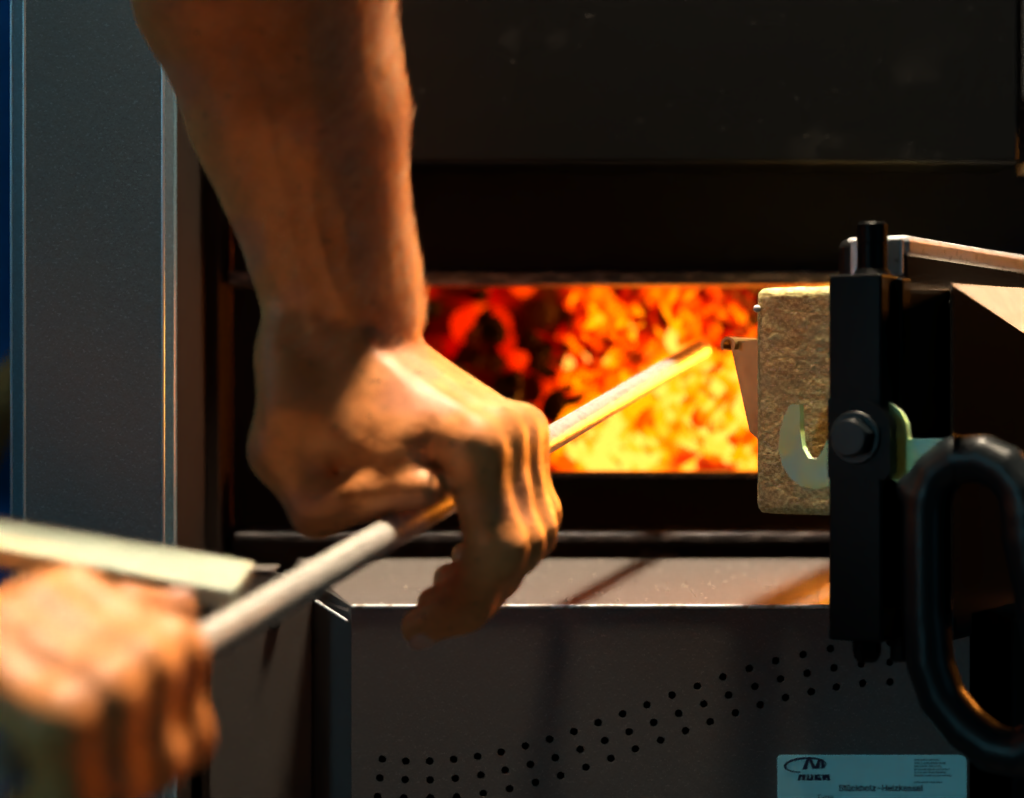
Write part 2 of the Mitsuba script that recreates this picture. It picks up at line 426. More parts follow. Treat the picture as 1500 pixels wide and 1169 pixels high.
# slanted flange at the left of the cover
fl = [(-.0943, 1.3005, ZT), (-.1225, 1.368, -.1125), (-.1225, 1.368, -.62), (-.0943, 1.3005, -.62)]
obj('cover_flange', tm(hull(fl + [(x + .002, y + .001, z) for x, y, z in fl])), FLANGE_SHADE, B)
f2 = [(-.0955, 1.3040, -.1228), (-.1390, 1.4300, -.1042), (-.1225, 1.3685, -.1215)]
obj('flange_gusset', tm(hull(f2 + [(x - .001, y, z - .002) for x, y, z in f2])), GREY, B)
sl = [P(470, 880, 1.330) + [-.003, 0, 0], P(509, 910, 1.297)]
obj('highlight_line', cyl(sl[0], sl[1], .0009, seg=12), PALE_HIGHLIGHT_METAL, B, smooth=True)  # pale strip painting a highlight line beside the flange
# left column panel beside the cover
col = Polygon([(-.1860, -.62), (-.1236, -.62), (-.1236, -.1235), (-.1390, -.1105), (-.1470, -.1060), (-.1860, -.1060)])
obj('column_panel', extrude(col, .0025, XZ(1.367)), GREY, B)
obj('column_ledge', rbox(-.1860, -.1475, 1.3665, 1.410, -.1075, -.1050, .001), GREY, B, smooth=35)
obj('column_screw', cyl(P(402, 912, 1.3672), P(402, 912, 1.3645), .004, .003, seg=20), BLACK, B, smooth=40)
# right column and casing
obj('right_column', rbox(.2990, .44, 1.325, 1.50, -1.0, -.13, .002), PAINT_DOOR, B, smooth=35)
obj('side_panel', bx(-.294, -.270, 1.502, 2.25, -1.0, .63), GREY, B)
obj('side_panel', bx(.42, .444, 1.502, 2.25, -1.0, .63), GREY, B)
obj('top_panel', bx(-.296, .446, 1.402, 2.25, .632, .65), GREY, B)
obj('back_panel', bx(-.269, .419, 2.23, 2.25, -1.0, .63), GREY, B)
obj('base', bx(-.269, .419, 1.515, 2.228, -1.0, -.30), SOOT, B)
# firebox of refractory brick
obj('firebox_floor', bx(-.20, .418, 1.514, 2.20, -.12, -.087), BRICK, B)
obj('firebox_roof', bx(-.20, .418, 1.514, 2.20, .25, .29), BRICK, B)
obj('firebox_back', bx(-.20, .418, 2.16, 2.20, -.083, .248), BRICK, B)
obj('firebox_side', bx(-.24, -.20, 1.514, 2.20, -.12, .29), BRICK, B)
obj('firebox_side', bx(.3885, .4185, 1.514, 2.155, -.083, .248), BRICK, B)

# ---- the rating sticker
sk = (1139, 1106, 1416, 1245)
a, b = P(sk[0], sk[3], 1.2985), P(sk[2], sk[1], 1.2985)
st = obj('sticker', extrude(sbox(a[0], a[2], b[0], b[2]).buffer(-.0025).buffer(.0025), .0012, XZ(1.2985)), STICKER, B, label='pale blue rating sticker with a dark oval emblem')


def print_at(name, mesh, px, py, bsdf, parent):
    q = P(px, py, 1.2984)
    mesh.apply_transform(frame(q, [1, 0, 0], [0, 0, 1], [0, -1, 0]))
    return obj(name, mesh, bsdf, parent)


U = 1.30 / FPX
emb = []
ang = np.linspace(0, 2 * math.pi, 48, endpoint=False)


def oval(cx, cy, rx, ry, rot):
    c, s = math.cos(rot), math.sin(rot)
    return Polygon([((cx + rx * math.cos(t) * c - ry * math.sin(t) * s) * U, (cy + rx * math.cos(t) * s + ry * math.sin(t) * c) * U) for t in ang])


ring = oval(31, -12.5, 31, 11.5, .06).difference(oval(32, -13, 28.6, 9.2, .06)).difference(sbox(24 * U, -40 * U, 70 * U, -18 * U))
sc = lambda pts: Polygon([(x * U, -y * U) for x, y in pts])
peaks = [sc([(27, 19), (33, 4), (37, 4), (34, 19)]), sc([(36, 4), (41, 4), (48, 18), (42, 18)]), sc([(45, 18), (50, 4), (54, 4), (52, 18)]), sc([(54, 4), (58, 4), (60, 16), (55, 18)])]
from shapely.ops import unary_union
shape = unary_union([ring] + peaks)
emblem = trimesh.util.concatenate([trimesh.creation.extrude_polygon(g, .0003, engine='earcut') for g in getattr(shape, 'geoms', [shape])])
print_at('emblem', emblem, 1148, 1108, INK, st)
for i, (x0, x1) in enumerate(((20, 31), (33, 43), (45, 55), (57, 68))):   # the four heavy blurred characters under the emblem
    g = sc([(x0, 35), (x0 + 2.5 - i * 1.2, 26.5), (x1 + 1 - i * .9, 26.5), (x1, 35)])
    cut = ([(x0 + 4.5, 35), (x0 + 5, 30), (x1 - 4, 30), (x1 - 4, 35)], [(x0 + 4, 26), (x0 + 4, 32), (x1 - 3.5, 32), (x1 - 3.5, 26)],
           [(x0 + 4, 29), (x1 + 1, 29), (x1 + 1, 30.4), (x0 + 4, 30.4)], [(x0 + 4.5, 35), (x0 + 5, 31.5), (x1 - 4.5, 31.5), (x1 - 4, 35)])[i]
    g = g.difference(sc(cut))
    print_at('emblem_character', trimesh.creation.extrude_polygon(g, .0003, engine='earcut'), 1148, 1108, INK, st)
print_at('heading', meshkit.text_mesh('St\u00fcckholz-Heizkessel', 8.6 * U, .0003, bold=True), 1228, 1158.5, INK, st)
print_at('heading', meshkit.text_mesh('Type', 7.5 * U, .0003), 1196, 1171, INKGREY, st)
for i in range(7):                                                       # the tiny illegible address block
    w = (37, 46, 40, 52, 47, 54, 41)[i]
    y = 4 + i * 4.6 + (5 if i == 6 else 0)
    parts, x = [], 0.0
    while x < w:
        l = 2.5 + random.random() * 5
        parts.append(trimesh.creation.extrude_polygon(sc([(x, y), (min(x + l, w), y), (min(x + l, w), y + 2.1), (x, y + 2.1)]), .0003, engine='earcut'))
        x += l + 1.2
    print_at('small_print', trimesh.util.concatenate(parts), 1339, 1108, INKGREY, st)

# ---- the open loading door: its own frame; u runs along the door towards the hinge, n is its outward normal
uu = np.array([.519, .855, 0.0]) / np.hypot(.519, .855)
nn = np.array([uu[1], -uu[0], 0.0])
zz = np.array([0, 0, 1.0])
D0 = np.array([575 * 1.18 / FPX, 1.18, 0.0])
DM = frame(D0, uu, nn, zz)               # (u, n, z) -> world
DM_inv = np.linalg.inv(DM)


def dlocal(mesh):
    mesh.apply_transform(DM)
    if np.linalg.det(DM[:3, :3]) < 0:
        mesh.invert()
    return mesh


def on_u(px, py, u0):
    """(n, z) where the plane u = u0 is seen at that pixel."""
    d = P(px, py, 1.0)
    t = (D0 + uu * u0) @ uu / (d @ uu)
    q = d * t - D0
    return np.array([q @ nn, q[2]])


def on_n(px, py, n0):
    d = P(px, py, 1.0)
    t = (D0 + nn * n0) @ nn / (d @ nn)
    q = d * t - D0
    return np.array([q @ uu, q[2]])


def D(u, n, z):
    return D0 + uu * u + nn * n + zz * z


DR = obj('loading_door', dlocal(rbox(.001, .285, -.040, 0, -.1115, .0868, .0055, 24)), PAINT_DOOR, B, smooth=35, label='open loading door seen from its latch edge')
obj('rim_highlight_strip', dlocal(rbox(.002, .284, -.036, .0012, .0752, .0878, .0040, 20)), RIM_HIGHLIGHT, DR, smooth=40, label='top edge of the door made pale as a painted lamp highlight')  # pale strip added to paint the spotlight catching the door rim
obj('end_cap', dlocal(rbox(-.0035, .0005, -.030, -.0003, .0655, .0862, .0018, 16)), PALE_HIGHLIGHT_METAL, DR, smooth=40, label='scuffed bright end of the door frame')
obj('hinge_pin', cyl(D(.28, -.01, -.10), D(.28, -.01, .09), .008, seg=24), BLACK, DR, smooth=40)
obj('hinge_leaf', dlocal(bx(.286, .315, -.03, -.024, -.08, .07)), BLACK, DR)
# granular insulating block on the inside
lm = rbox(.0125, .268, -.0935, -.0405, -.0640, .0622, .0055, 16)
lm = tm(m3.Manifold(m3.Mesh(np.asarray(lm.vertices, np.float32), np.asarray(lm.faces, np.uint32))).refine_to_length(.0021))
v = np.asarray(lm.vertices)
nv = np.asarray(lm.vertex_normals)
lm.vertices = v + nv * ((meshkit.noise(v * 420, 3) - .5) * .0007 + (meshkit.noise(v * 150, 4) - .5) * .0004)[:, None]
obj('insulation_block', dlocal(lm), LINING, DR, smooth=True, label='gold grainy insulating block')
# folded deflector plate beyond the block
pl = [on_u(px, py, .032) for px, py in ((1069, 500), (1112, 498), (1112, 645), (1098, 632))]
dm = trimesh.creation.extrude_polygon(Polygon(pl), .16, engine='earcut')      # (n, z) -> along u
DU = frame(D0 + uu * .032, nn, zz, uu)
dm.apply_transform(DU)
if np.linalg.det(DU[:3, :3]) < 0:
    dm.invert()
obj('deflector', dm, BRONZE, DR, label='heat tinted folded deflector plate')
q0 = on_u(1066, 505, .028)
cr = Polygon([tuple(q0 + .0046 * np.array([math.cos(t), math.sin(t)])) for t in np.linspace(-.6, 3.9, 24)] + [tuple(q0 + .0030 * np.array([math.cos(t), math.sin(t)])) for t in np.linspace(3.9, -.6, 24)])
dm = trimesh.creation.extrude_polygon(cr.buffer(0), .17, engine='earcut')
DU2 = frame(D0 + uu * .028, nn, zz, uu)
dm.apply_transform(DU2)
if np.linalg.det(DU2[:3, :3]) < 0:
    dm.invert()
obj('deflector_curl', dm, BRONZE, DR, smooth=40)
rv = on_u(1106, 452, .011)
s = trimesh.creation.icosphere(3, .0022)
s.apply_translation(D(.0115, rv[0] + .001, rv[1]))
obj('rivet', s, PALE_HIGHLIGHT_METAL, DR, smooth=True)
# black latch bar with its pin, nut and foot
n0, n1 = on_u(1213.5, 600, -.030)[0], on_u(1291, 600, -.030)[0]
obj('latch_bar', dlocal(rbox(-.030, -.004, n0, n1, -.1272, .0655, .0016, 16)), BLACK_COAT, DR, smooth=35, label='black upright latch bar')
obj('channel_flange', dlocal(rbox(-.012, .0008, n1 + .0005, .0035, -.1105, .0640, .0012, 12)), BLACK_COAT, DR, smooth=35)
pn = (n0 + n1) / 2 + .0045
pro = [[0, 0], [.0105, 0], [.0086, .003], [.0080, .0038], [.0080, .0162], [.0076, .0166], [.0076, .0172], [.0081, .0176], [.0081, .0268], [.0070, .0282], [0, .0285]]
pin = trimesh.creation.revolve(pro, sections=40)
pin.apply_translation(D(-.017, pn, .0652))
obj('pivot_pin', pin, BLACK_COAT, DR, smooth=30)
nut = trimesh.creation.revolve([[0, 0], [.005, 0], [.0068, .0025], [.0076, .006], [.0076, .0125], [0, .0125]], sections=6)
nut = nut.subdivide()
nut.apply_translation(D(-.017, pn - .003, -.1390))
obj('nut', nut, BLACK_COAT, DR)
obj('bottom_bracket', dlocal(rbox(-.006, .03, pn + .005, .002, -.1400, -.1112, .002, 12)), PAINT_DOOR, DR, smooth=35)
# boss, washer and hex bolt on the bar
bc = on_u(1252, 641, -.036)
bl, br_ = on_u(1213, 641, -.034)[0], on_u(1304, 641, -.034)[0]
rr = .0205
boss = Polygon([(bl, bc[1] - .0215), (br_ - .003, bc[1] - .0215), (br_, bc[1] - .018), (br_, bc[1] + .004)] + [(br_ - rr + rr * math.cos(t), bc[1] + .004 + .0165 * math.sin(t)) for t in np.linspace(.15, 1.57, 10)] + [(bl, bc[1] + .0205)])


def along_u(poly, u0, depth):
    M = frame(D0 + uu * u0, nn, zz, uu)
    return extrude(poly, depth, M)


obj('boss', along_u(boss, -.0345, .0095), BLACK_COAT, DR)
obj('washer', cyl(D(-.0346, bc[0], bc[1]), D(-.0370, bc[0], bc[1]), .0138, seg=40, bevel=.0006), HANDLE, DR, smooth=30)
hexp = [(.0108 * math.cos(t + .25), .0108 * math.sin(t + .25)) for t in np.arange(6) * math.pi / 3]
hx = m3.Manifold.extrude(m3.CrossSection([hexp]), .0085) ^ m3.Manifold.revolve(m3.CrossSection([[(0, 0), (.0112, 0), (.0112, .0066), (.0088, .0085), (0, .0085)]]), 48)
hx = tm(hx)
hx.apply_transform(frame(D(-.0371, bc[0], bc[1]), nn, zz, -uu))
if np.linalg.det(frame([0, 0, 0], nn, zz, -uu)[:3, :3]) < 0:
    hx.invert()
obj('hex_bolt', hx, HANDLE, DR)
# zinc latch plate with its hook
UZ = -.020
zp = [(1157, 592), (1171, 592), (1172, 630), (1175, 655), (1184, 671), (1195, 672), (1204, 662), (1213, 640), (1230, 610), (1262, 590), (1300, 588), (1318, 602), (1327, 620), (1330, 643), (1382, 643), (1412, 655), (1370, 715), (1322, 712), (1303, 699), (1280, 704), (1240, 708), (1216, 712), (1196, 717), (1174, 713), (1157, 700), (1146, 682), (1140, 657), (1142, 630), (1149, 608)]
zpoly = Polygon([on_u(px, py, UZ) for px, py in zp]).buffer(.0008).buffer(-.0008)
obj('latch_hook', along_u(zpoly, UZ, .0055), ZINC, DR, label='yellow zinc latch plate ending in a hook')
# handle: a closed grip with finger bumps
hc = [(1357, 730, 34), (1372, 694, 34), (1402, 673, 35), (1440, 671, 35), (1474, 688, 36), (1499, 718, 38), (1507, 752, 41), (1509, 788, 41), (1517, 828, 40), (1527, 865, 41), (1530, 900, 41), (1538, 940, 39), (1547, 985, 38), (1545, 1040, 37), (1530, 1083, 36), (1496, 1105, 35), (1455, 1096, 35), (1415, 1066, 35), (1381, 1024, 35), (1363, 972, 35), (1358, 900, 34), (1357, 800, 34), (1357, 730, 34)]
UH = -.024
pts, rad = [], []
for px, py, r in hc:
    q = on_u(px, py, UH)
    p3 = D(UH, q[0], q[1])
    pts.append(p3)
    rad.append(r * p3[1] / FPX)
F = Field(np.min(pts, 0) - .02, np.max(pts, 0) + .02, .0016)
F.chain(pts, rad, .0006)
c1, c2, c3 = [D(UH, *on_u(*q, UH)) for q in ((1388, 666), (1334, 716), (1360, 730))]
F.cone(c1, c2, .0072, .0070, .003).cone(c2, c3, .0070, .0108, .003)
obj('handle', F.mesh(3), HANDLE, DR, smooth=True, label='black closed loop door handle')
# outer cover of the door: a box with a slanting pale top
NC = .040
fp = [on_n(px, py, NC) for px, py in ((1396, 418), (1640, 596), (1640, 868), (1396, 868))]
bp = [on_n(px, py, .0012) for px, py in ((1391, 376), (1391, 868))]
s_end = .262
base_pts = [(bp[0][0], .0012, .0560), (s_end, .0012, .0560), (s_end, .0012, -.1112), (bp[1][0], .0012, -.1112)]
front_pts = [(fp[0][0], NC, fp[0][1]), (s_end, NC, fp[0][1] - .058), (s_end, NC, -.1112), (fp[3][0], NC, -.1112)]
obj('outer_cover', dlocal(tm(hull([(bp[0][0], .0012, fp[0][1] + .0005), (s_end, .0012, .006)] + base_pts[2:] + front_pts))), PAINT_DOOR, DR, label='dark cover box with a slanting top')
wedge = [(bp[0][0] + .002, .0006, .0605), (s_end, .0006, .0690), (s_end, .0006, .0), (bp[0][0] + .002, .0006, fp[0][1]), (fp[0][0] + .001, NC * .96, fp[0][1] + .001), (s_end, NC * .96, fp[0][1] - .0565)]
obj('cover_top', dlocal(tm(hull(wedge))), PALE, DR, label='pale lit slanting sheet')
for py in (450, 836):
    q = on_n(1393, py, .0015)
    s = trimesh.creation.icosphere(3, 1.0)
    s.apply_scale([.0052, .0035, .0052])
    s.apply_transform(frame(D(q[0], .0016, q[1]), uu, nn, zz))
    s.fix_normals()
    obj('cover_screw', s, BLACK_COAT, DR, smooth=True)
q = on_n(1398, 905, .002)
obj('catch', dlocal(rbox(q[0] - .012, q[0] + .02, -.006, .006, q[1] - .012, -.1120, .003, 12)), HANDLE, DR, smooth=35)

# ------------------------------------------------------------------ fire
def hot(t):
    """radiance of glowing fuel by how hot it is, t in 0..1."""
    k = np.array([0, .18, .34, .48, .62, .78, .90, 1.0])
    c = np.array([[.002, 0, 0], [.06, .0, 0], [.55, .0, 0], [1.5, .03, 0], [2.2, .22, .0], [2.7, .52, .001], [3.0, .68, .004], [3.4, 1.0, .12]])
    return np.stack([np.interp(t, k, c[:, i]) for i in range(3)], 1)


def heat(p):
    """how hot the fire is at a point: hotter in the middle and low on the right, cooler at the left and top."""
    x, z = p[:, 0], p[:, 2]
    right = 1 / (1 + np.exp(-(x - .036) / .004))
    core = right * np.exp(-((x - .095) / .07) ** 2) * .22 + right * np.clip((.03 - z) / .08, 0, 1) * .22
    lowleft = np.clip((-.02 - z) / .04, 0, 1) * .25
    base = .265 + .225 * right * (1 - np.clip((z - .01) / .06, 0, 1) * 1.3) + core + lowleft * (1 - right)
    n = 1.25 * (meshkit.fbm(p * [44, 36, 34], 3, 5) - .5) + .42 * (meshkit.fbm(p * [190, 120, 150], 2, 9) - .5)
    return np.clip(base + n * (.75 + .6 * right), 0.02, 1)


def emit(name, mesh, parent, shift=0.0, label=None, varied=False):
    v = np.asarray(mesh.vertices)
    if not varied:                                     # small pieces glow evenly, each as hot as its place and its own draught
        c = hot(np.clip(heat(v.mean(0, keepdims=True)) + shift, 0, 1))[0]
        return obj(name, mesh, SOOT, parent, smooth=True, label=label,
                   emitter={'type': 'area', 'radiance': {'type': 'rgb', 'value': [float(q) for q in c]}, 'sampling_weight': 0.0})
    c = hot(np.clip(heat(v) + shift, 0, 1))
    uv = np.clip((v[:, [0, 2]] - v[:, [0, 2]].min(0)) / np.maximum(np.ptp(v[:, [0, 2]], axis=0), 1e-6), .001, .999)
    return obj(name, mesh, SOOT, parent, smooth=True, label=label, uv=uv, color=c,
               emitter={'type': 'area', 'radiance': {'type': 'mesh_attribute', 'name': 'vertex_color'}, 'sampling_weight': 0.0})


def coal(r, c, stretch, seed):
    g = np.random.default_rng(seed)
    m = trimesh.creation.icosphere(2, 1.0)
    v = np.asarray(m.vertices)
    for _ in range(7):                                # split faces, as broken charcoal has
        d = g.normal(size=3)
        d /= np.linalg.norm(d)
        k = v @ d
        v = v - np.maximum(k - g.uniform(.45, .8), 0)[:, None] * d
    v = v * (1 + .25 * (meshkit.fbm(v * 1.9 + seed, 3, seed) - .5))[:, None]
    m.vertices = v * (np.asarray(stretch) * r) @ trimesh.transformations.random_rotation_matrix(g.random(3))[:3, :3].T + c
    return m


EM = thing('ember_heap', 'heap of red and black glowing charcoal pieces behind the boiler opening', 'embers')
for i in range(210):
    x = rng.uniform(-.17, .31)
    y = rng.uniform(1.55, 1.80)
    zt = -.080 + .42 * (y - 1.54) + rng.uniform(0, .035)
    emit('ember', coal(rng.uniform(.006, .0145 if y > 1.66 or x < .036 else .0085), np.array([x, y, zt]), rng.uniform(.65, 1.6, 3), 100 + i), EM, rng.normal(-.04, .16) if x > .036 else rng.normal(-.09, .10))
back = trimesh.creation.box([.56, .02, .33])
for _ in range(6):
    back = back.subdivide()
bv = np.asarray(back.vertices)
back.vertices = bv + np.stack([0 * bv[:, 0], -.05 * meshkit.fbm(bv * 30, 3, 2), 0 * bv[:, 0]], 1) + [.09, 1.87, .085]
emit('glowing_back', back, EM, -.06, label='glowing wall of packed charcoal', varied=True)
for i in range(80):                                   # pieces lodged against the glowing wall
    emit('ember', coal(rng.uniform(.007, .016), np.array([rng.uniform(-.17, .32), rng.uniform(1.77, 1.83), rng.uniform(0.0, .13)]), rng.uniform(.6, 1.6, 3), 400 + i), EM, rng.normal(-.08, .15))
for i in range(28):                                   # burnt out, black pieces
    c = np.array([rng.uniform(-.10, .045), rng.uniform(1.55, 1.76), 0])
    c[2] = -.065 + .42 * (c[1] - 1.54) + rng.uniform(0, .06)
    obj('dead_coal', coal(rng.uniform(.006, .013), c, rng.uniform(.6, 1.6, 3), 600 + i), SOOT, EM, smooth=35)


def tongue(base, height, width, bend, twist, seed):
    g = np.random.default_rng(seed)
    n, m = 18, 12
    t = np.linspace(0, 1, n)
    w = width * np.sin(np.pi * np.clip(t * .86 + .12, 0, 1)) ** .9 * (1 - t) ** .35
    vs = []
    for k in range(n):
        ctr = np.array(base) + [bend[0] * t[k] ** 1.5 + .006 * math.sin(6 * t[k] + seed), bend[1] * t[k], height * t[k]]
        aa = np.linspace(0, 2 * np.pi, m, endpoint=False) + twist * t[k]
        rr_ = w[k] * (1 + .3 * np.sin(2 * aa + g.random() * .5))
        vs.append(ctr + np.stack([rr_ * np.cos(aa), .5 * rr_ * np.sin(aa), 0 * aa], 1))
    v = np.vstack(vs)
    i, j = np.meshgrid(np.arange(n - 1), np.arange(m), indexing='ij')
    f = np.stack([i * m + j, i * m + (j + 1) % m, (i + 1) * m + (j + 1) % m, (i + 1) * m + j], -1).reshape(-1, 4)
    return trimesh.Trimesh(v, np.vstack([f[:, [0, 1, 2]], f[:, [0, 2, 3]]]), process=False)


FI = thing('fire', 'yellow flames leaping up inside the boiler opening', 'fire')
for i in range(11):                                   # licking flames, each a bundle of small tongues
    cx = .050 + .0185 * i
    cy = rng.uniform(1.57, 1.70)
    ms = []
    for k in range(26):
        x, y = cx + rng.normal(0, .014), cy + rng.uniform(-.015, .04)
        z = -.080 + .30 * (y - 1.56) + rng.uniform(0, 1) ** 1.3 * .14
        ms.append(tongue([max(x, .034), y, z], rng.uniform(.014, .05), rng.uniform(.003, .008), [rng.uniform(-.025, .025), .01], rng.uniform(-3, 3), 40 * i + k))
    emit('flame', trimesh.util.concatenate(ms), FI, .05, varied=True)
for i, (x, y) in enumerate(((.262, 1.650), (.292, 1.600), (.325, 1.650), (.352, 1.585), (.285, 1.71))):   # unseen extra bright flames, added to light the hand and arm
    obj('flame', tongue([x, y, -.083], (.19, .22, .20, .21, .22)[i], .040, [rng.uniform(0, .015), .01], rng.uniform(-2, 2), 80 + i), SOOT, FI, smooth=True,
        emitter={'type': 'area', 'radiance': {'type': 'rgb', 'value': [85, 22, 1.6]}, 'sampling_weight': 1.5})

# ------------------------------------------------------------------ poker
S0 = P(200, 1000, .88)
S1 = P(1040, 505, 1.50)
dd = (S1 - S0) / np.linalg.norm(S1 - S0)
e1 = np.array([1.0, 0, 0]) - dd[0] * dd
e1 /= np.linalg.norm(e1)
e2 = np.array([0, 0, 1.0]) - dd[2] * dd
e2 -= (e2 @ e1) * e1
e2 /= np.linalg.norm(e2)


def rod_at(Y):
    return S0 + dd * ((Y - S0[1]) / dd[1])


PK = thing('poker', 'long bare steel poker held in both hands with its tip in the fire', 'poker')
ra = rod_at(.79)
obj('shaft', cyl(ra, rod_at(1.485), .0085, .0066, seg=40, bevel=.0018), ROD, PK, smooth=35)

# flat bar at the lower left
A_, B_, C_, D_ = P(20, 757, 1.03), P(374, 822, 1.03), P(331, 884, .965), P(-14, 800, .965)
nb = np.cross(B_ - A_, D_ - A_)
nb /= np.linalg.norm(nb)
nb = nb if nb[2] > 0 else -nb
ax = (B_ - A_) / np.linalg.norm(B_ - A_)
ay = np.cross(nb, ax)
wid = abs((C_ - B_) @ ay)
sg = np.sign((C_ - B_) @ ay)
bar = rbox(-.38, 0, 0, wid, -.009, 0, .0012, 12)
bar.apply_transform(frame(B_, ax, ay * sg, nb))
bar.fix_normals()
scene['flat_bar'] = mikit.ply(bar, BAR, smooth=35)
labels['flat_bar'] = {'label': 'pale flat steel bar above the lower hand at the left edge', 'category': 'metal bar'}

# ------------------------------------------------------------------ the person
PE = thing('person', 'person with bare hairy forearm bending in to grip the poker with both hands', 'person')


def H(C, q):
    return C + e1 * q[0] / 1000 + e2 * q[1] / 1000 + dd * q[2] / 1000


# left arm and hand (the one in the middle of the picture)
C1 = rod_at(1.135)
W1 = P(492, 492, 1.14)
elbow1 = np.array([-.150, 1.112, .285])
sho1 = np.array([-.42, 1.00, .42])
h = .0019
F = Field(np.array([-.22, .86, -.135]), np.array([.09, 1.245, .34]), h)
spine = [(375, -75, 1.115, 186), (385, 0, 1.117, 182), (424, 130, 1.120, 158), (439, 200, 1.123, 146), (464, 300, 1.127, 125), (486, 400, 1.132, 111), (497, 455, 1.136, 97), (494, 500, 1.14, 88)]
for side in (-1, 1):
    pts = [P(px + side * .30 * hw, py, Y) for px, py, Y, hw in spine]
    rad = [.70 * hw * Y / FPX - .0038 for px, py, Y, hw in spine]
    pts = [elbow1 + [side * .015, 0, 0]] + pts
    rad = [.043] + rad
    F.chain(pts, rad, .02)
# ulnar head and wrist
F.cone(P(512, 400, 1.132), H(C1, (-30, 66, 0)), .022, .0155, .02)
F.cone(P(424, 500, 1.12), P(432, 545, 1.12), .014, .013, .016)
F.cone(P(415, 535, 1.115), P(425, 600, 1.105), .013, .016, .016)
# metacarpals
MCP = [(30, 38, -32), (30, 37, -10), (29, 33, 12), (26, 28, 32)]
CAR = [(-60, 82, -20), (-62, 84, -7), (-62, 82, 6), (-62, 78, 18)]
for c, m, r in zip(CAR, MCP, (.0135, .0135, .013, .0125)):
    F.cone(H(C1, c), H(C1, m), .0155, r, .009)
for c, m in zip(CAR[:3], MCP[:3]):
    F.cone(H(C1, c), H(C1, [m[0] + 1, m[1] + 9, m[2]]), .006, .0045, .006)          # tendons
# palm pad and thumb
F.cone(H(C1, (-58, 62, 18)), H(C1, (-10, 34, 24)), .015, .012, .012)
F.chain([H(C1, q) for q in ((-60, 70, -18), (-66, 30, -50), (-44, 4, -58), (-14, 16, -60), (14, 21, -55))], [.018, .0155, .0128, .0108, .0090], .006)
F.cone(H(C1, (-62, 60, -32)), H(C1, (0, 43, -42)), .0150, .0125, .014)
F.cone(H(C1, (-62, 44, -44)), H(C1, (-6, 33, -50)), .0140, .0105, .014)
F.cone(H(C1, (-66, 32, -46)), H(C1, (-63, 60, -18)), .0160, .017, .014)
F.cone(H(C1, (-58, 42, -22)), H(C1, (-20, 28, -16)), .020, .015, .012)
F.cone(H(C1, (-54, 20, -28)), H(C1, (-8, 30, -18)), .016, .013, .012)
F.cone(H(C1, (-40, 44, -4)), H(C1, (6, 30, 4)), .020, .015, .012)
F.cone(H(C1, (-44, 34, 14)), H(C1, (2, 26, 22)), .018, .013, .012)
# fingers
FING = [[(30, 38, -36), (42, -12, -35), (26, -42, -37), (3, -56, -39)],
        [(31, 38, -13), (43, -15, -14), (25, -42, -17), (2, -50, -20)],
        [(30, 34, 10), (41, -15, 9), (24, -40, 5), (0, -44, 1)],
        [(27, 29, 30), (36, -12, 29), (20, -33, 27), (-1, -38, 24)]]
FR = [(.0145, .0128, .0115, .0100), (.0142, .0124, .0110, .0094), (.0138, .0120, .0106, .0090), (.0128, .0108, .0094, .0081)]
for f, r in zip(FING, FR):
    F.chain([H(C1, q) for q in f], r, .011)
    F.ell(H(C1, f[0]) + e2 * .004, [.0125, .0125, .0125], .006)                        # knuckle
    F.ell(H(C1, f[1]) + e1 * .002, np.full(3, r[1] + .0006), .004)
    F.ell(H(C1, f[2]) + e1 * .001, np.full(3, r[2] + .0004), .003)
arm1 = F.mesh(5)
# veins and tendons that stand out on the forearm and the back of the hand
v, nrm = np.asarray(arm1.vertices), np.asarray(arm1.vertex_normals)
lift = .0007 * (meshkit.fbm(v * 45, 3, 6) - .5) * 2
for line, hgt, wd in (([(470, -60), (450, 60), (468, 170), (455, 290), (480, 400), (520, 480), (590, 560)], .0006, .0030),
                      ([(520, -40), (535, 120), (528, 260), (545, 380), (560, 470), (640, 560), (690, 610)], .0006, .0028),
                      ([(350, 40), (390, 170), (418, 290), (440, 400), (455, 480)], .0005, .0030),
                      ([(500, 300), (520, 420), (535, 500)], .0007, .0042), ([(420, 330), (450, 430), (470, 500)], .0006, .0042),
                      ([(455, 290), (500, 240), (528, 150)], .0004, .0026)):
    q = np.array([P(a_, b_, 1.06) for a_, b_ in line])[:, [0, 2]]
    w2 = v[:, [0, 2]] * (1.06 / v[:, 1])[:, None]
    best = np.full(len(v), 9.0)
    for k in range(len(q) - 1):
        ab = q[k + 1] - q[k]
        t = np.clip(((w2 - q[k]) @ ab) / (ab @ ab), 0, 1)
        best = np.minimum(best, np.linalg.norm(w2 - q[k] - t[:, None] * ab, axis=1))
    lift += hgt * np.exp(-(best / wd) ** 2) * np.clip(-nrm[:, 1] * 1.6, 0, 1)
for f, r in zip(FING, FR):                              # creases over the finger joints
    for q in (1, 2):
        j0, t0, t1 = H(C1, f[q]), H(C1, f[q - 1]), H(C1, f[q + 1])
        tan = (t1 - t0) / np.linalg.norm(t1 - t0)
        near = np.linalg.norm(v - j0, axis=1) < r[q] * 1.5
        for off in (-.0035, -.0008, .0020, .0045):
            lift -= near * .0006 * np.exp(-(((v - j0) @ tan - off) / .0008) ** 2)
arm1.vertices = v + nrm * lift[:, None]


def nail_at(tip, prev, up, r):
    t = tip - prev
    t /= np.linalg.norm(t)
    n_ = up - (up @ t) * t
    n_ /= np.linalg.norm(n_)
    s_ = np.cross(t, n_)
    m = trimesh.creation.icosphere(3, 1.0)
    m.apply_scale([.0075, .0058, .0022])
    m.apply_transform(frame(tip + n_ * (r - .0012), t, np.cross(n_, t), n_))
    m.fix_normals()
    return m


obj('fingernail', nail_at(H(C1, FING[0][3]), H(C1, FING[0][2]), e1 * .6 - dd * .7 - e2 * .5, .0100), NAIL, PE, smooth=True)

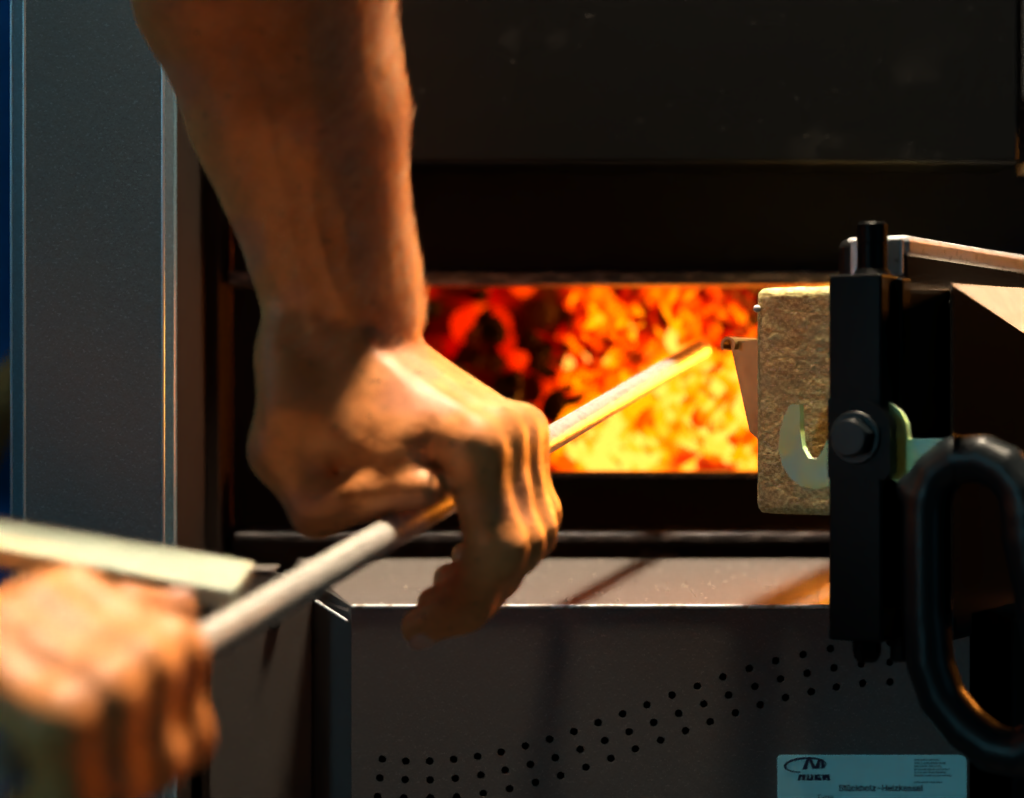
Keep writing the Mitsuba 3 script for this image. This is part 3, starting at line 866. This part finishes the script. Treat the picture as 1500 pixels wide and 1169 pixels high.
# right arm and hand (lower left)
C2 = rod_at(.835)
F = Field(np.array([-.47, .60, -.235]), np.array([-.06, .975, .11]), .0022)
W2 = H(C2, (-92, 4, 6))
elbow2 = np.array([-.435, .70, .055])
Q = [W2, W2 * .72 + elbow2 * .28, W2 * .4 + elbow2 * .6, elbow2]
for s_ in (-1, 1):
    o = s_ * (e2 * .6 + dd * .8) * .011
    F.chain([q + o for q in Q], [.023, .028, .036, .040], .02)
MC2 = [(-20, 33, 36), (-20, 35, 13), (-20, 33, -9), (-20, 28, -29)]
CA2 = [(-90, 12, 20), (-92, 14, 10), (-92, 12, 0), (-90, 8, -12)]
for c, m in zip(CA2, MC2):
    F.cone(H(C2, c), H(C2, m), .0155, .0128, .010)
    F.cone(H(C2, (c[0], c[1] - 12, c[2])), H(C2, (m[0] - 10, m[1] - 22, m[2])), .015, .011, .010)
FG2 = [[(-20, 33, 36), (23, 20, 38), (27, -14, 37), (4, -24, 35)],
       [(-20, 35, 13), (25, 21, 14), (28, -15, 14), (4, -26, 13)],
       [(-20, 33, -9), (24, 18, -9), (26, -16, -9), (3, -25, -9)],
       [(-20, 28, -29), (19, 15, -30), (21, -14, -30), (2, -21, -30)]]
for f, r in zip(FG2, FR):
    F.chain([H(C2, q) for q in f], r, .011)
    F.ell(H(C2, f[0]) + e2 * .003, [.0125, .0125, .0125], .006)
    F.ell(H(C2, f[1]) + e2 * .001, [.0113, .0113, .0113], .004)
F.chain([H(C2, q) for q in ((-78, 10, 30), (-46, 10, 58), (-26, 16, 82), (-13, 12, 102))], [.016, .0128, .0108, .0085], .006)
F.cone(H(C2, (-62, 8, 40)), H(C2, (-30, 22, 34)), .012, .011, .012)
arm2 = F.mesh(5)
obj('fingernail', nail_at(H(C2, (-13, 12, 102)), H(C2, (-26, 16, 82)), -e1 * .3 + e2 * .9 - dd * .2, .0085), NAIL, PE, smooth=True)

# the rest of the body, standing at the left outside the frame
sho2 = np.array([-.46, .60, .37])
neck = np.array([-.455, .77, .44])
head = np.array([-.42, .78, .60])
F = Field(np.array([-.75, .40, -.30]), np.array([-.05, 1.2, .80]), .007)
F.chain([sho1, sho1 * .4 + elbow1 * .6, elbow1], [.056, .050, .043], .02)
F.chain([sho2, sho2 * .4 + elbow2 * .6, elbow2], [.056, .048, .040], .02)
F.cone(neck + [-.01, 0, -.05], head + [-.02, 0, -.05], .058, .055, .03)
F.ell(head + [-.015, 0, .03], [.098, .076, .098], .02)
F.cone(head + [.02, 0, -.045], head + [.055, 0, -.075], .056, .034, .03)
F.cone(head + [.082, 0, .005], head + [.100, 0, -.025], .009, .014, .012)
F.cone(head + [.078, -.016, -.058], head + [.078, .016, -.058], .009, .009, .008)
for s_ in (-1, 1):
    F.ell(head + [-.015, s_ * .078, -.005], [.022, .010, .032], .006)
    F.cone(head + [.074, s_ * .018, .028], head + [.066, s_ * .046, .030], .010, .010, .012)
body = F.mesh(3)
obj('body', trimesh.util.concatenate([arm1, arm2, body]), SKIN, PE, smooth=True)
for s_ in (-1, 1):
    s = trimesh.creation.icosphere(2, .0125)
    s.apply_translation(head + [.066, s_ * .031, .012])
    obj('eye', s, EYE, PE, smooth=True)
F = Field(np.array([-.62, .62, .50]), np.array([-.26, .94, .80]), .007)
F.ell(head + [-.028, 0, .042], [.098, .083, .100], .01)
obj('hair', F.mesh(3), HEADHAIR, PE, smooth=True)
F = Field(np.array([-.85, .35, -.30]), np.array([-.10, 1.25, .60]), .009)
hip = np.array([-.60, .78, -.16])
F.cone(neck + [-.02, .10, -.08], hip + [0, .06, 0], .115, .125, .06).cone(neck + [-.02, -.10, -.08], hip + [0, -.06, 0], .115, .125, .06)
F.cone(sho1, sho1 * .42 + elbow1 * .58, .072, .064, .04).cone(sho2, sho2 * .42 + elbow2 * .58, .072, .062, .04)
F.cone(neck + [-.01, 0, -.05], neck + [0, 0, -.01], .075, .068, .03)
obj('shirt', F.mesh(3), CLOTH, PE, smooth=True)
F = Field(np.array([-.85, .45, -1.0]), np.array([-.30, 1.15, -.05]), .009)
for s_ in (-1, 1):
    F.chain([hip + [0, .07 * s_, .02], np.array([-.56, .78 + .11 * s_, -.55]), np.array([-.60, .78 + .13 * s_, -.96])], [.115, .078, .062], .03)
obj('trousers', F.mesh(3), CLOTH, PE, smooth=True)
for s_ in (-1, 1):
    F = Field(np.array([-.72, .70 + .13 * s_, -1.03]), np.array([-.36, .86 + .13 * s_, -.90]), .006)
    F.cone([-.62, .78 + .13 * s_, -.975], [-.45, .78 + .14 * s_, -.985], .05, .042, .02)
    m = F.mesh(2)
    m.vertices[:, 2] = np.maximum(m.vertices[:, 2], -1.029)
    obj('shoe', m, BLACK, PE, smooth=True)

# fine hair on the left forearm
v, nrm = np.asarray(arm1.vertices), np.asarray(arm1.vertex_normals)
axis = (elbow1 - W1) / np.linalg.norm(elbow1 - W1)
along = (v - W1) @ axis
ok = np.where((along > -.01) & (along < .235) & ((nrm[:, 0] > -.1) | (nrm[:, 1] < -.8)))[0]
wgt = np.clip(.12 + nrm[ok, 0], .06, 1)
pick = rng.choice(ok, 5500, p=wgt / wgt.sum())
hv, hf, at = [], [], 0
for i in pick:
    p0, n_ = v[i] + rng.normal(0, .0006, 3), nrm[i]
    comb = axis * .55 + np.array([.75, 0, .25]) + rng.normal(0, .18, 3)
    comb -= (comb @ n_) * n_
    comb /= np.linalg.norm(comb) + 1e-9
    L = rng.uniform(.006, .018)
    a_ = rng.uniform(.25, .6)
    pts = [p0 - n_ * .0005, p0 + L * .5 * (comb + a_ * .8 * n_), p0 + L * (comb + a_ * .5 * n_)]
    tv, tf = trimesh.util.concatenate([]) if False else (None, None)
    dirn = pts[2] - pts[0]
    dirn /= np.linalg.norm(dirn)
    s1 = np.cross(dirn, [.3, .5, .8])
    s1 /= np.linalg.norm(s1)
    s2 = np.cross(dirn, s1)
    for q, r in zip(pts, (.00017, .00014, .00005)):
        for t in (0, 2.094, 4.189):
            hv.append(q + r * (math.cos(t) * s1 + math.sin(t) * s2))
    for k in (0, 3):
        for j in range(3):
            a0, a1, b0, b1 = at + k + j, at + k + (j + 1) % 3, at + k + 3 + j, at + k + 3 + (j + 1) % 3
            hf += [[a0, a1, b1], [a0, b1, b0]]
    at += 9
k = obj('arm_hair', trimesh.Trimesh(np.array(hv), np.array(hf), process=False), HAIR, PE)
labels[k] = {'label': 'fine pale hair on the forearm', 'kind': 'stuff'}

# ------------------------------------------------------------------ a second person in blue, beyond the post at the left edge
P2 = thing('person', 'person in dark blue workwear standing beyond the grey post at the left edge', 'person')
o = np.array([-.60, 2.05, 0])
F = Field(o + [-.30, -.25, -.95], o + [.32, .25, .75], .011)
F.cone(o + [0, 0, .36], o + [0, 0, .46], .055, .052, .03).ell(o + [0, 0, .58], [.078, .098, .115], .03).cone(o + [0, -.03, .50], o + [0, -.07, .50], .05, .035, .03)
F.cone(o + [0, -.10, .56], o + [0, -.108, .54], .011, .013, .01)
for s_ in (-1, 1):
    F.chain([o + [s_ * .165, 0, .33], o + [s_ * .172, .0, .20], o + [s_ * .165, -.03, .05]], [.05, .042, .033], .02)
    F.chain([o + [s_ * .165, -.03, .05], o + [s_ * .13, -.10, -.03]], [.033, .028], .02)
    F.ell(o + [s_ * .12, -.12, -.05], [.03, .04, .045], .02)
    F.ell(o + [s_ * .08, 0, .575], [.011, .022, .033], .006)
obj('body', F.mesh(3), SKIN, P2, smooth=True)
F = Field(o + [-.34, -.28, -1.0], o + [.34, .28, .50], .011)
F.cone(o + [-.08, 0, .32], o + [-.07, 0, -.15], .11, .115, .06).cone(o + [.08, 0, .32], o + [.07, 0, -.15], .11, .115, .06)
for s_ in (-1, 1):
    F.cone(o + [s_ * .165, 0, .33], o + [s_ * .172, 0, .24], .066, .060, .03)
    F.chain([o + [s_ * .085, 0, -.12], o + [s_ * .095, -.01, -.52], o + [s_ * .10, 0, -.955]], [.105, .078, .066], .03)
obj('overalls', F.mesh(3), BLUECLOTH, P2, smooth=True)
